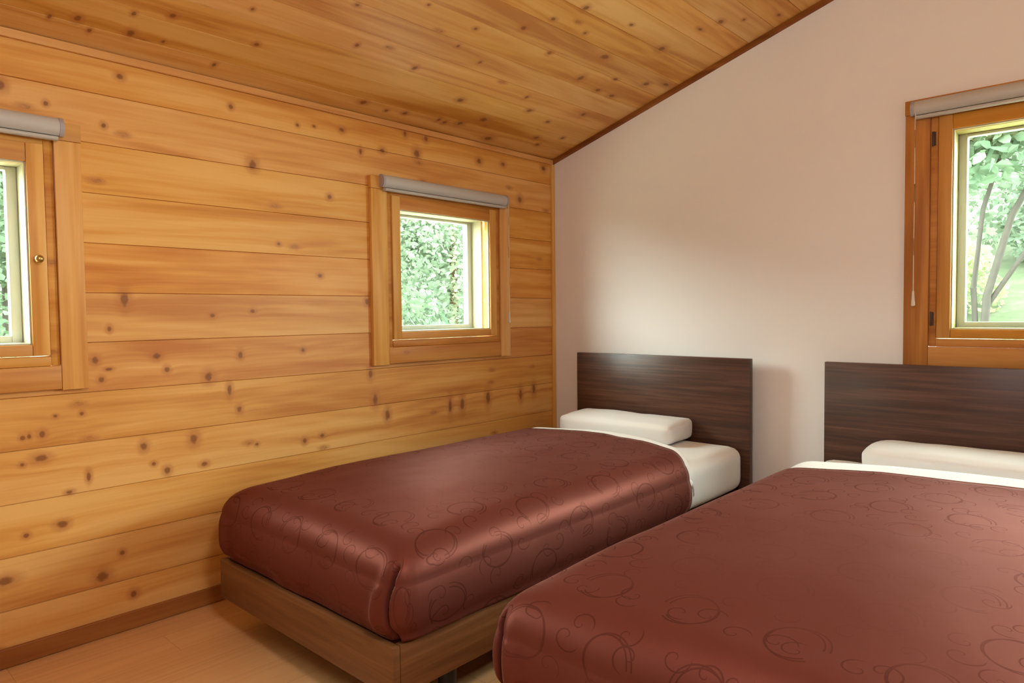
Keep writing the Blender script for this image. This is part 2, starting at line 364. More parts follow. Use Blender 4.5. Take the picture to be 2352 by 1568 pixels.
# ------------------------------------------------------------------ room shell
TH = .17
def wall_left():
    bm = bmesh.new()
    zs = [SEAM0 - BOARD*k for k in range(0, 11)]      # seams downwards
    prof_full = []
    g, dp = .0016, .005
    edges = [0.0] + sorted(zs) + [ceil_z(0)+.02]
    for i in range(len(edges)-1):
        a, b = edges[i], edges[i+1]
        prof_full += [(0.0, a + (g if i else 0)), (0.0, b - (g if i < len(edges)-2 else 0))]
        if i < len(edges)-2: prof_full.append((-dp, b))
    def clip(z0, z1):
        out = []
        for (x, z), (x2, z2) in zip(prof_full, prof_full[1:]):
            if z2 <= z0 or z >= z1: continue
            def at(q): 
                t = (q - z)/(z2 - z) if z2 != z else 0
                return (x + (x2-x)*t, q)
            p0 = (x, z) if z >= z0 else at(z0); p1 = (x2, z2) if z2 <= z1 else at(z1)
            if not out: out.append(p0)
            out.append(p1)
        return out
    top = ceil_z(0)+.02
    spans = []; y = YF-TH
    for (ya, yb, za, zb) in sorted(OPEN_LEFT):
        spans.append((y, ya, [(0, top)])); spans.append((ya, yb, [(0, za), (zb, top)])); y = yb
    spans.append((y, TH, [(0, top)]))
    for (ya, yb, zr) in spans:
        for (za, zb) in zr:
            pf = clip(za, zb)
            for (p, q) in zip(pf, pf[1:]):
                bm.faces.new([bm.verts.new(c) for c in ((p[0], ya, p[1]), (p[0], yb, p[1]), (q[0], yb, q[1]), (q[0], ya, q[1]))])
            bm.faces.new([bm.verts.new(c) for c in ((-TH, ya, za), (-TH, ya, zb), (-TH, yb, zb), (-TH, yb, za))])
    for (ya, yb, za, zb) in OPEN_LEFT:
        for (c, d) in (((ya,za),(yb,za)), ((ya,zb),(yb,zb)), ((ya,za),(ya,zb)), ((yb,za),(yb,zb))):
            bm.faces.new([bm.verts.new(k) for k in ((0,*c), (0,*d), (-TH,*d), (-TH,*c))])
    bmesh.ops.remove_doubles(bm, verts=bm.verts, dist=1e-5)
    return tag(mesh_obj('wall_left', bm, M['wall_pine']), 'honey pine board wall with dark knots on the left', 'wall', kind='structure')
def slab_wall(name, a, b, holes, mat, P, label):
    """flat wall in local (u,v) from a..b (u), v from 0 to top(u); thickness TH behind w=0"""
    bm = bmesh.new(); u0, u1, top = a[0], a[1], b
    spans = []; u = u0
    for (ua, ub, va, vb) in sorted(holes):
        spans += [(u, ua, [(0, None)]), (ua, ub, [(0, va), (vb, None)])]; u = ub
    spans.append((u, u1, [(0, None)]))
    for (ua, ub, zr) in spans:
        for (va, vb) in zr:
            t0 = top(ua) if vb is None else vb; t1 = top(ub) if vb is None else vb
            for w in (0, -TH):
                bm.faces.new([bm.verts.new(P(*c)) for c in ((ua,va,w),(ub,va,w),(ub,t1,w),(ua,t0,w))])
    for (ua, ub, va, vb) in holes:
        for (c, d) in (((ua,va),(ub,va)), ((ua,vb),(ub,vb)), ((ua,va),(ua,vb)), ((ub,va),(ub,vb))):
            bm.faces.new([bm.verts.new(P(*k)) for k in ((*c,0),(*d,0),(*d,-TH),(*c,-TH))])
    bmesh.ops.remove_doubles(bm, verts=bm.verts, dist=1e-5)
    return tag(mesh_obj(name, bm, mat), label, 'wall', kind='structure')

PL = lambda u, v, w: (w, u, v)         # left wall: u=y, v=z, w=x
PB = lambda u, v, w: (u, -w, v)        # back (white) wall: u=x, v=z, w=-y
# window geometry: outer casing u0..u1, z0..z1 ; widths measured on the photograph
W_LEFT = [(-3.288, -2.400), (-1.283, -.395)]
ZB, ZT = .833, 1.672
OPEN_LEFT = [(a+.075, b-.067, ZB+.072, ZT-.050) for a, b in W_LEFT]
W_BACK = (1.812, 3.420); ZT3 = 1.873
OPEN_BACK = [(W_BACK[0]+.062, W_BACK[1]-.062, ZB+.072, ZT3-.05)]

wall_left()
slab_wall('wall_back', (-TH, XR+TH), lambda u: ceil_z(u)+.02, OPEN_BACK, M['plaster'], PB, 'white papered gable wall behind the two headboards')
slab_wall('wall_right', (YF-TH, TH), lambda u: ceil_z(XR)+.02, [], M['plaster'], lambda u, v, w: (XR-w, u, v), 'plain white side wall opposite the timber wall')
slab_wall('wall_front', (-TH, XR+TH), lambda u: ceil_z(u)+.02, [], M['plaster'], lambda u, v, w: (u, YF+w, v), 'plain white wall facing the beds')
bm = bmesh.new(); box(bm, (-TH, YF-TH, -.12), (XR+TH, TH, 0))
tag(mesh_obj('floor', bm, M['floor']), 'light orange wood plank floor', 'floor', kind='structure')
def ceiling():
    bm = bmesh.new(); g, dp = .0015, .005; mod = .118
    xs = []; k = 0
    x = -TH
    edges = [-TH] + [-.012 + mod*i for i in range(1, 40) if -.012 + mod*i < XR+TH] + [XR+TH]
    pr = []
    for i in range(len(edges)-1):
        a, b = edges[i], edges[i+1]
        pr += [(a + (g if i else 0), 0), (b - (g if i < len(edges)-2 else 0), 0)]
        if i < len(edges)-2: pr.append((b, dp))
    y0, y1 = YF-TH, TH
    for (p, q) in zip(pr, pr[1:]):
        bm.faces.new([bm.verts.new(c) for c in ((p[0], y0, ceil_z(p[0])+p[1]), (q[0], y0, ceil_z(q[0])+q[1]), (q[0], y1, ceil_z(q[0])+q[1]), (p[0], y1, ceil_z(p[0])+p[1]))])
    bm.faces.new([bm.verts.new(c) for c in ((-TH, y0, ceil_z(-TH)+.15), (XR+TH, y0, ceil_z(XR+TH)+.15), (XR+TH, y1, ceil_z(XR+TH)+.15), (-TH, y1, ceil_z(-TH)+.15))])
    for y in (y0, y1):
        bm.faces.new([bm.verts.new(c) for c in ((-TH, y, ceil_z(-TH)), (XR+TH, y, ceil_z(XR+TH)), (XR+TH, y, ceil_z(XR+TH)+.15), (-TH, y, ceil_z(-TH)+.15))])
    for x in (-TH, XR+TH):
        bm.faces.new([bm.verts.new(c) for c in ((x, y0, ceil_z(x)), (x, y1, ceil_z(x)), (x, y1, ceil_z(x)+.15), (x, y0, ceil_z(x)+.15))])
    bmesh.ops.remove_doubles(bm, verts=bm.verts, dist=1e-5)
    return tag(mesh_obj('ceiling', bm, M['ceil_pine']), 'sloping ceiling of knotty pine boards', 'ceiling', kind='structure')
ceiling()
# trims
bm = bmesh.new(); box(bm, (.0005, YF, .001), (.014, -.001, .060), bev=.003)
tag(mesh_obj('baseboard_left', bm, M['base_pine']), 'darker pine skirting board along the timber wall', 'baseboard', kind='structure')
bm = bmesh.new(); box(bm, (.016, -.013, .001), (XR, -.0005, .060), bev=.003)
tag(mesh_obj('baseboard_back', bm, M['base_pine']), 'low pine skirting board along the white wall', 'baseboard', kind='structure')
bm = bmesh.new(); box(bm, (.0005, YF, 1.903), (.014, -.016, 1.929), bev=.002); box(bm, (.0005, -1.905, 1.905), (.011, -.0165, 1.9292), bev=.002)
tag(mesh_obj('trim_1', bm, M['trim_pine']), 'thin pine strip where the timber wall meets the ceiling', 'trim', kind='structure')
bm = bmesh.new()
vs = []
for x in (.0, XR):
    for (y, dz) in ((-.0005, -.024), (-.016, -.019), (-.016, .0), (-.0005, .0)):
        vs.append((x, y, ceil_z(x)+dz-.001))
ring_loft(bm, [vs[:4], vs[4:]])
tag(mesh_obj('trim_2', bm, M['trim_dark']), 'dark brown strip sloping along the top of the white wall', 'trim', kind='structure')
bm = bmesh.new(); box(bm, (.0005, -.024, .061), (.013, -.0005, 1.905), bev=.002)
tag(mesh_obj('trim_3', bm, M['case_v']), 'upright pine strip in the corner beside the white wall', 'trim', kind='structure')

# ------------------------------------------------------------------ windows
def window(name, P, u0, u1, z0, z1, label, knob=None, hinge=None, vm='case_v', hm='case_h', outer_top=None, lm='cream', fm='vinyl'):
    root = empty(name, P((u0+u1)/2, z0, 0)); tag(root, label, 'window', kind='structure')
    cw_a, cw_b = .086, .074                    # casing widths
    tb, bb = .056, .078
    def part(nm, boxes, mat, parent=root, bev=.0025, **kw):
        bm = bmesh.new()
        for (a, b) in boxes: box(bm, a, b, P, bev)
        return mesh_obj(nm, bm, M[mat], parent, smooth=.6, **kw)
    # casing boards on the wall face (part of the lining sits in the opening)
    part('casing', [((u0, z0, .0006), (u0+cw_a, z1-tb, .022))], vm)
    part('casing', [((u1-cw_b, z0, .0006), (u1, z1-tb, .022))], vm)
    part('casing', [((u0-.002, z1-tb+.0005, .0006), (u1+.002, z1, .024))], hm)
    part('casing', [((u0+cw_a+.0005, z0+.004, .0006), (u1-cw_b-.0005, z0+bb, .021))], hm)
    # fixed inner frame
    a, b, c, d = u0+cw_a, u1-cw_b, z0+bb, z1-tb
    fr = .026
    part('frame', [((a+.001, c+.0005, -.05), (a+fr, d-.0005, .012)), ((b-fr, c+.0005, -.05), (b-.001, d-.0005, .012)),
                   ((a+fr, c+.0005, -.05), (b-fr, c+fr+.004, .015)), ((a+fr, d-fr, -.05), (b-fr, d-.0005, .012))], hm)
    # opening sash
    sa, sb, sc, sd = a+.028, b-.028, c+.034, d-.020
    st = .046
    sash = part('sash', [((sa, sc, -.022), (sa+st, sd, .020)), ((sb-st, sc, -.022), (sb, sd, .020))], vm)
    part('rail', [((sa+st+.0004, sc, -.022), (sb-st-.0004, sc+.034, .0185)), ((sa+st+.0004, sd-.058, -.022), (sb-st-.0004, sd, .0185))], hm, sash)
    ga, gb, gc, gd = sa+st, sb-st, sc+.034, sd-.058
    part('pane', [((ga-.004, gc-.004, -.003), (gb+.004, gd+.004, .001))], 'glass', sash, bev=0)
    # pale beading round the glass
    bd = .005
    part('glazing_bead', [((ga, gc, .002), (ga+bd, gd, .012)), ((gb-bd, gc, .002), (gb, gd, .012)),
                          ((ga+bd, gd-bd, .002), (gb-bd, gd, .012)), ((ga+bd, gc, .002), (gb-bd, gc+bd, .012))], 'cream', sash, bev=.001)
    # lining of the deep opening and the outer white window
    lo = .012
    oa, ob, oc, od = ga-.006, gb+.006, gc+.004, gd+.004
    part('lining', [((oa-lo, oc-lo, -.168), (oa, od+lo, -.052)), ((ob, oc-lo, -.168), (ob+lo, od+lo, -.052)),
                    ((oa, oc-lo, -.168), (ob, oc, -.052)), ((oa, od, -.168), (ob, od+lo, -.052))], lm, bev=.001)
    ow, ot = .030, (.012 if outer_top is None else outer_top)
    of = part('outer_frame', [((oa+.001, oc+.001, -.160), (oa+ow, od-.001, -.125)), ((ob-ow, oc+.001, -.160), (ob-.001, od-.001, -.125)),
                         ((oa+ow, oc+.001, -.160), (ob-ow, oc+.022, -.125)), ((oa+ow, od-ot, -.160), (ob-ow, od-.001, -.125))], fm, bev=.002)
    part('pane', [((oa+ow-.004, oc+.018, -.146), (ob-ow+.004, od-ot+.004, -.142))], 'glass', of, bev=0)
    if knob is not None:
        ku, kz = knob; bm = bmesh.new()
        Q = lambda x, y, h: P(ku+x, kz+y, .020+h)
        lathe(bm, [(.0095, 0), (.0095, .003), (.0045, .005), (.0042, .012), (.008, .016), (.0115, .021), (.0118, .026), (.009, .031), (.004, .0335)], Q, 20)
        mesh_obj('knob', bm, M['brass'], sash, smooth=.9)
    if hinge is not None:
        for hz in (sc+.075, sd-.085):
            bm = bmesh.new(); box(bm, (hinge-.004, hz-.028, .0195), (hinge+.004, hz+.028, .0235), P, .0015)
            lathe(bm, [(.0032, -.026), (.0032, .026)], lambda x, y, h: P(hinge+.006+x, hz+h, .022+y), 10)
            mesh_obj('hinge', bm, M['iron'], sash, smooth=.6)
    return root
window('window_1', PL, *W_LEFT[0], ZB, ZT, 'pine framed window with a brass knob at the left edge', knob=(-2.528, 1.242))
window('window_2', PL, *W_LEFT[1], ZB, ZT, 'small pine framed window on the timber wall near the corner')
window('window_3', PB, *W_BACK, ZB, ZT3, 'tall amber pine window on the white wall above the headboard', hinge=1.908, vm='case_v2', hm='case_h2', lm='lining_shade', fm='vinyl_shade')

# ------------------------------------------------------------------ roller blinds
def blind(name, P, u0, u1, zc, label, cord_u, cord_w, cord_len, off=.030):
    root = empty(name, P((u0+u1)/2, zc, .03)); tag(root, label, 'blind', group='roller blinds above the windows')
    r = .030
    prof = []                                   # cassette cross-section in (w, z): flat back, round front
    for k in range(13):
        t = -1.05 + 2.4*k/12
        prof.append((.032 + r*cos(t)*.95, zc + r*sin(t)))
    prof = [(.0255, zc-.024)] + prof + [(.0255, zc+.028)]
    def extr(nm, u_a, u_b, pr, mat, sm=.7):
        bm = bmesh.new(); ring_loft(bm, [[P(u_a, z, w) for w, z in pr], [P(u_b, z, w) for w, z in pr]])
        return mesh_obj(nm, bm, M[mat], root, smooth=sm)
    extr('cassette', u0+.012, u1-.012, prof, 'blind')
    big = [(.0252 + (w-.0252)*1.03, zc + (z-zc)*1.05) for w, z in prof]
    extr('end_cap', u0, u0+.0118, big, 'blind_dark'); extr('end_cap', u1-.0118, u1, big, 'blind_dark')
    pb = [(.030 + .013*cos(2*pi*k/14), zc-.0345 + .0075*sin(2*pi*k/14)) for k in range(14)]
    pb = [(w+.010, z) for w, z in pb]
    extr('bottom_bar', u0+.016, u1-.016, pb, 'blind', 1.2)
    bm = bmesh.new()
    zt = zc - .015
    pts = [P(cord_u, zt - cord_len*k/10, cord_w + .0015*sin(k)) for k in range(11)]
    tube(bm, pts, .0016, 6)
    c = mesh_obj('pull_cord', bm, M['cord'], root, smooth=1.2)
    zb = zt - cord_len
    bm = bmesh.new(); lathe(bm, [(.0018, .002), (.004, -.004), (.0048, -.02), (.0066, -.048), (.0072, -.056), (.003, -.060)], lambda x, y, h: P(cord_u+x, zb+h, cord_w+y), 12)
    mesh_obj('cord_weight', bm, M['cord'], c, smooth=.9)
    return root
blind('roller_blind', PL, -3.25, -2.452, 1.650, 'grey roller blind rolled up above the window with the brass knob', -3.235, .060, .60)
blind('roller_blind', PL, -1.240, -.437, 1.648, 'rolled up grey roller blind above the small window near the corner', -.436, .052, .565)
blind('roller_blind', PB, 1.836, 3.396, 1.834, 'rolled up grey roller blind above the window on the white wall', 1.853, .052, .69)
# ------------------------------------------------------------------ beds
X0, X1 = .236, 1.206                   # first bed's mattress sides
HB_Y0, HB_Y1 = -.100, -.068            # headboard front and back
YFOOT = -2.075                         # mattress foot
Z_BASE0, Z_BASE1, Z_MAT = .112, .243, .446
DX = 1.299                             # second bed stands this much to the right

def soft_box(bm, x0, x1, y0, y1, z0, z1, r, nx=24, ny=36, nz=10, puff=.0, wob=0.0, seed=0, ex=4.):
    """padded box: a cube grid pushed to a superellipsoid-like rounded box with radius r and puffed faces"""
    cx, cy, cz = (x0+x1)/2, (y0+y1)/2, (z0+z1)/2; hx, hy, hz = (x1-x0)/2, (y1-y0)/2, (z1-z0)/2
    def ax(n): return [-1 + 2*i/n for i in range(n+1)]
    V = {}
    def vert(i, j, k):
        key = (i, j, k)
        if key in V: return V[key]
        a, b, c = -1+2*i/nx, -1+2*j/ny, -1+2*k/nz
        a, b, c = [math.copysign(abs(t)**.85, t) for t in (a, b, c)]
        p = Vector((a*hx, b*hy, c*hz)); q = Vector((max(-hx+r, min(hx-r, p.x)), max(-hy+r, min(hy-r, p.y)), max(-hz+r, min(hz-r, p.z))))
        d = p - q
        if d.length > 1e-9: p = q + d.normalized()*r
        p.x += puff*a*(1-b*b)*(1-c*c); p.y += puff*b*(1-a*a)*(1-c*c); p.z += puff*c*(1-a**4)*(1-b**4)*1.2
        w = Vector((cx+p.x, cy+p.y, cz+p.z))
        if wob:
            nn = noise.noise_vector(w*5.5 + Vector((seed, 0, 0)))
            w += nn*wob + noise.noise_vector(w*14 + Vector((seed, 3, 0)))*wob*.35
        V[key] = bm.verts.new(w); return V[key]
    def quad(f): 
        try: bm.faces.new(f)
        except ValueError: pass
    for i in range(nx):
        for j in range(ny):
            for k in (0, nz): quad([vert(i,j,k), vert(i+1,j,k), vert(i+1,j+1,k), vert(i,j+1,k)])
    for i in range(nx):
        for k in range(nz):
            for j in (0, ny): quad([vert(i,j,k), vert(i+1,j,k), vert(i+1,j,k+1), vert(i,j,k+1)])
    for j in range(ny):
        for k in range(nz):
            for i in (0, nx): quad([vert(i,j,k), vert(i,j+1,k), vert(i,j+1,k+1), vert(i,j,k+1)])

def smooth01(t): t = max(0., min(1., t)); return t*t*(3-2*t)

def cover(name, mat, dx, head_y, grow, ztop, zhem, seed, label, cat, head_drop=False, thick=.008, pleat=True, group=None, lift=0.):
    """cloth draped over the mattress: flat puffed top, rounded shoulders, sides tucked in; head_y(s) gives the head edge, s in 0..1 across"""
    bm = bmesh.new(); uvl = bm.loops.layers.uv.new('UVMap')
    ri = .115                                   # inset of the flat top
    xo0, xo1, yo = X0-grow, X1+grow, YFOOT-grow
    xi0, xi1, yi = xo0+ri, xo1-ri, yo+ri
    zs = ztop - .105                            # where the side turns vertical
    prof = []                                   # (distance out from the inner line, z)
    nS = 16
    for k in range(nS+1):
        t = k/nS*pi/2
        prof.append((ri*sin(t)**.96, zs + (ztop-zs)*(cos(t)**.92 if k < nS else 0)))
    n2 = 28
    for k in range(1, n2+1):
        t = k/n2
        d = ri + .010*sin(pi*min(1, t*1.15)) - .014*smooth01((t-.62)/.38)
        prof.append((d, zs + (zhem-zs)*t))
    arc = [0.]
    for (a, b), (c, d) in zip(prof, prof[1:]): arc.append(arc[-1] + math.hypot(c-a, d-b))
    per = []                                    # (base point, direction scale vector, key, corner flag)
    ny, nx, nc = 56, 44, (64 if pleat else 20)
    def yh(x): return head_y((x-xo0)/(xo1-xo0))
    for j in range(ny+1):
        f = j/ny; f = 1-(1-f)**1.35
        per.append(('L', f))
    even = lambda u: .5*(2*u)**1.8 if u < .5 else 1-.5*(2-2*u)**1.8
    for k in range(1, nc): per.append(('CL', even(k/nc)))
    fx = []
    for k in range(nx+1):
        fx.append(k/nx); per.append(('F', k/nx))
    for k in range(1, nc): per.append(('CR', even(k/nc)))
    for j in range(ny, -1, -1):
        f = j/ny; f = 1-(1-f)**1.35
        per.append(('R', f))
    SE = 2/3.6
    uvs = {}
    def crown(x, y):
        a = (x-(xo0+xo1)/2)/((xo1-xo0)/2); b = (y-yo)/(-.55-yo)
        return -.014*a*a - .016*smooth01(1-b/.28) + .004*noise.noise(Vector((x*4, y*3, seed))) + .0012*noise.noise(Vector((x*13, y*9, seed+5)))
    def pt(kind, f, t):
        d, z = prof[t]; u = arc[t]
        if kind in 'LR':
            x = (xi0 - d) if kind == 'L' else (xi1 + d)
            y = yh(x)*(1-f) + yi*f
            uv = (xi0-u if kind == 'L' else xi1+u, y)
            nrm = Vector((-1 if kind == 'L' else 1, 0, 0))
        elif kind == 'F':
            x = xi0 + (xi1-xi0)*f; y = yi - d; uv = (x, yi-u); nrm = Vector((0, -1, 0))
        else:
            th = f*pi/2 if kind == 'CL' else (1-f)*pi/2
            c, s = cos(th), sin(th)
            c2, s2 = max(c, 1e-6)**SE, max(s, 1e-6)**SE
            mixc = smooth01(d/ri)               # inside: round, outside: tighter corner
            c2, s2 = c + (c2-c)*mixc, s + (s2-s)*mixc
            x = xi0 - d*c2 if kind == 'CL' else xi1 + d*c2
            y = yi - d*s2
            uv = ((xi0 - u*c) if kind == 'CL' else (xi1 + u*c), yi - u*s)
            nrm = Vector((-c if kind == 'CL' else c, -s, 0))
        v = Vector((x, y, z))
        v.z += crown(x, y)*smooth01(1-t/24)
        if lift: v.z += lift*smooth01((y-(yh(x)-.085))/.05)*smooth01(1-t/20)
        # soft folds on the hanging sides
        hang = smooth01((t-8)/18)
        w = noise.noise(Vector((x*6+seed, y*6, z*2.5)))*.0065 + noise.noise(Vector((x*15, y*15+seed, z*5)))*.0022
        v += nrm*w*hang
        if pleat and kind in ('CL', 'CR', 'F'):
            # folded cloth at the foot corners: a slit with a soft roll on the foot side
            xc = xo0 if kind == 'CL' or (kind == 'F' and f < .5) else xo1
            sgn = 1 if xc == xo0 else -1
            g = sgn*(x - xc)                    # distance from the corner along the foot
            if t >= 9 and y < yi - .05:
                q = (t-9)/(nS+n2-9)
                g0 = .034 + .010*sin(q*2.2)
                slit = math.exp(-((g-g0)/.0055)**2)*smooth01((q-.02)/.16)*.034
                lap = smooth01((g0-.004-g)/.006)*smooth01(q/.25)*.007*(1-.4*q)
                roll = math.exp(-((g-g0-.026-.016*q)/(.016+.012*q))**2)*smooth01((g-g0+.002)/.010)*smooth01(q/.30)*(.012+.008*q)*(1-smooth01((q-.86)/.12))
                v += Vector((0, 1, 0))*slit - Vector((0, 1, 0))*(roll+lap)
        return v, uv
    nt = len(prof)
    G = []
    for (k, f) in per:
        row = []
        for t in range(nt):
            v, uv = pt(k, f, t); v.x += dx
            b = bm.verts.new(v); uvs[b] = uv; row.append(b)
        G.append(row)
    def face(vs):
        vs2 = []
        for v in vs:
            if v not in vs2: vs2.append(v)
        fc = bm.faces.new(vs2)
        for l in fc.loops: l[uvl].uv = uvs[l.vert]
        return fc
    for a in range(len(G)-1):
        for t in range(nt-1): face((G[a][t], G[a+1][t], G[a+1][t+1], G[a][t+1]))
    # top
    nT = nx
    Lr = [G[j][0] for j in range(ny+1)]; Rr = [G[len(G)-1-j][0] for j in range(ny+1)]
    Fr = [G[ny + nc + k][0] if 0 < k < nx else None for k in range(nx+1)]
    Fr[0] = Lr[ny]; Fr[nx] = Rr[ny]
    T = []
    for j in range(ny+1):
        f = j/ny; f = 1-(1-f)**1.35; row = []
        for k in range(nx+1):
            if j == ny: row.append(Fr[k]); continue
            if k == 0: row.append(Lr[j]); continue
            if k == nx: row.append(Rr[j]); continue
            x = xi0 + (xi1-xi0)*k/nx; y = yh(x)*(1-f) + yi*f
            b = bm.verts.new((x+dx, y, ztop + crown(x, y) + lift*smooth01((y-(yh(x)-.085))/.05))); uvs[b] = (x, y); row.append(b)
        T.append(row)
    for j in range(ny):
        for k in range(nx): face((T[j][k], T[j+1][k], T[j+1][k+1], T[j][k+1]))
    # head edge turned down
    if head_drop:
        edge = [G[0][t] for t in range(nt-1, 0, -1)] + T[0] + [G[-1][t] for t in range(1, nt)]
        prev = edge
        for k in range(1, 5):
            a = k/4*pi/2; row = []
            for b in edge:
                zc = b.co.z; drop = min(.050, max(0, zc-.30))
                p = Vector((b.co.x, b.co.y + .034*sin(a), zc - drop*(1-cos(a))))
                p.x += (( (xo0+xo1)/2+dx) - p.x)*.02*sin(a)*(1 if zc < ztop-.06 else 0)
                c = bm.verts.new(p); uvs[c] = uvs[b]; row.append(c)
            for i in range(len(edge)-1): face((prev[i], row[i], row[i+1], prev[i+1]))
            prev = row
    bmesh.ops.remove_doubles(bm, verts=bm.verts, dist=2e-5)
    o = mesh_obj(name, bm, mat, smooth=3.2)
    # make normals point out
    if o.data.polygons[len(o.data.polygons)//2].normal.z < -.5 : o.data.flip_normals()
    so = o.modifiers.new('thickness', 'SOLIDIFY'); so.thickness = thick; so.offset = -1.; so.use_rim = True
    tag(o, label, cat, group)
    return o

def pillow(dx, x0, x1, y0, y1, zb, zt, label, rot, seed, pin=.0):
    bm = bmesh.new()
    soft_box(bm, x0, x1, y0, y1, zb, zt, .024, 30, 16, 10, .006, .006, seed)
    cx, cy = (x0+x1)/2, (y0+y1)/2
    for v in bm.verts:
        # pillow case: fuller in the middle, left end more rounded than the folded right end
        a = (v.co.x-cx)/((x1-x0)/2); c = (v.co.z-zb)/(zt-zb)
        if a < -.78:
            k = (-.78-a)/.22
            v.co.y += (cy-v.co.y)*.30*k*k; v.co.z += -(v.co.z-(zb+.03))*.22*k*k
        b = (v.co.y-cy)/((y1-y0)/2)
        v.co.z -= .012*max(0, -b)*c           # front slopes a little
        v.co.z = max(v.co.z, zb+.0005)
    R = Matrix.Translation((cx+dx, cy, 0)) @ Matrix.Rotation(rot, 4, 'Z') @ Matrix.Translation((-cx, -cy, 0))
    bm.transform(R)
    o = mesh_obj('pillow', bm, M['linen'], smooth=3.2)
    tag(o, label, 'pillow', 'white pillows at the headboards')
    return o

def bed(dx, label, hbl):
    x0, x1 = X0+dx+.008, X1+dx-.012
    root = empty('bed', ((x0+x1)/2, -1.08, 0)); tag(root, label, 'bed', 'twin beds with brown headboards')
    def part(nm, boxes, mat, bev=.003, parent=root):
        bm = bmesh.new()
        for a, b in boxes: box(bm, a, b, ID, bev)
        return mesh_obj(nm, bm, M[mat], parent, smooth=.6)
    part('headboard', [((X0+dx+.003, HB_Y0, .055), (X0+dx+.979, HB_Y1, .842))], 'walnut', .0025)
    yf, yb = YFOOT-.016, HB_Y0-.004
    part('foot_board', [((x0, yf, Z_BASE0), (x1, yf+.022, Z_BASE1))], 'bedbase', .004)
    part('side_rail', [((x0, yf+.0225, Z_BASE0), (x0+.022, yb, Z_BASE1))], 'bedbase', .004)
    part('side_rail', [((x1-.022, yf+.0225, Z_BASE0), (x1, yb, Z_BASE1))], 'bedbase', .004)
    part('slat_deck', [((x0+.0225, yf+.023, Z_BASE1-.045), (x1-.0225, yb, Z_BASE1-.006))], 'bedbase', 0)
    for bx in (x0+.10, x1-.15): part('headboard_bracket', [((bx, yb+.0005, .10), (bx+.05, HB_Y0-.0002, .22))], 'black', 0)
    for lx in (x0+.12, x1-.075):
        for ly in (yf+.24, -1.05, yb-.12):
            bm = bmesh.new(); lathe(bm, [(.030, Z_BASE1-.0455), (.030, Z_BASE0), (.024, .016), (.027, .014), (.027, .0)], lambda x, y, h: (lx+x, ly+y, h), 18)
            mesh_obj('leg', bm, M['black'], root, smooth=.8)
    for lx in (X0+dx+.06, X0+dx+.92):
        bm = bmesh.new(); box(bm, (lx-.03, HB_Y0+.002, 0), (lx+.03, HB_Y1-.002, .0548), ID, .002); mesh_obj('headboard_foot', bm, M['black'], root)
    return root

def mattress(dx, label):
    bm = bmesh.new()
    soft_box(bm, X0+dx+.010, X1+dx-.010, YFOOT+.012, HB_Y0-.006, Z_BASE1+.0005, Z_MAT, .055, 30, 60, 12, .004, .004, dx*7)
    for v in bm.verts:
        v.co.z = max(v.co.z, Z_BASE1+.0008); v.co.y = min(v.co.y, HB_Y0-.002)
    o = mesh_obj('mattress', bm, M['sheet'], smooth=3.2)
    tag(o, label, 'mattress', 'white sheeted mattresses'); return o

bed(0, 'brown bed standing against the timber wall, nearest the corner', '')
bed(DX, 'brown bed nearest the viewer, standing under the tall window', '')
mattress(0, 'white sheeted mattress with its bare corner showing beside the small pillow')
mattress(DX, 'white sheeted mattress on the bed under the tall window')
def head1(s): return -.655 + .13*sin(pi*min(1, max(0, s*1.02)))**.8 - .012*s
def head2(s): return -.640 + .16*smooth01(s*1.3) + .02*sin(s*7)
cover('duvet', M['linen'], 0, lambda s: head1(s)+.042, -.004, .497, .350, 3., 'white duvet edge peeping out under the brown cover of the far bed', 'duvet', True, .005, False, 'white duvets under the covers', .013)
cover('duvet', M['linen'], DX, lambda s: head2(s)+.075, -.004, .497, .350, 4., 'white duvet edge forming a bright band beside the nearest brown cover', 'duvet', True, .005, False, 'white duvets under the covers', .022)
cover('bedspread', M['satin'], 0, head1, .016, .508, .250, 1., 'maroon satin bedspread with scroll pattern on the bed along the timber wall', 'bedspread', False, .006, True, 'maroon satin bedspreads')
cover('bedspread', M['satin'], DX, head2, .016, .508, .250, 2., 'maroon satin bedspread with scroll pattern filling the right foreground', 'bedspread', False, .006, True, 'maroon satin bedspreads')
pillow(0, .300, .948, -.365, -.125, Z_MAT+.007, .549, 'white pillow with a square cut end lying against the far headboard', .03, 11.)
pillow(DX, .440, 1.060, -.330, -.125, Z_MAT+.007, .549, 'white pillow on the bed under the tall window', 0., 23.)

# ------------------------------------------------------------------ outside
def leaf_mat(name, a, b, seed):
    N = NT(name); g = N.n.new('ShaderNodeNewGeometry')
    r = g.outputs['Random Per Island']
    c = N.mix(r, a, b)
    di = N.shader('ShaderNodeBsdfDiffuse', Color=c); tr = N.shader('ShaderNodeBsdfTranslucent', Color=N.mix(.5, c, (min(1,b[0]*1.35), min(1,b[1]*1.35), b[2]*1.05)))
    mx = N.shader('ShaderNodeMixShader', Fac=.42); N.l.new(di.outputs[0], mx.inputs[1]); N.l.new(tr.outputs[0], mx.inputs[2])
    N.l.new(mx.outputs[0], N.out.inputs[0]); return N.m
LEAFK = .74
def K(c): return tuple(min(.95, x*LEAFK) for x in c)
M['leaf_pale'] = leaf_mat('pale_green_leaves', K((.18,.25,.18)), K((.35,.43,.335)), 0)
M['leaf_mid'] = leaf_mat('mid_green_leaves', K((.105,.18,.115)), K((.26,.36,.25)), 1)
M['leaf_yellow'] = leaf_mat('yellow_green_leaves', K((.26,.34,.16)), K((.46,.54,.30)), 2)
M['bark'] = plain('grey_brown_bark', (.060,.052,.044), .9, .2, .3, 14., .3)
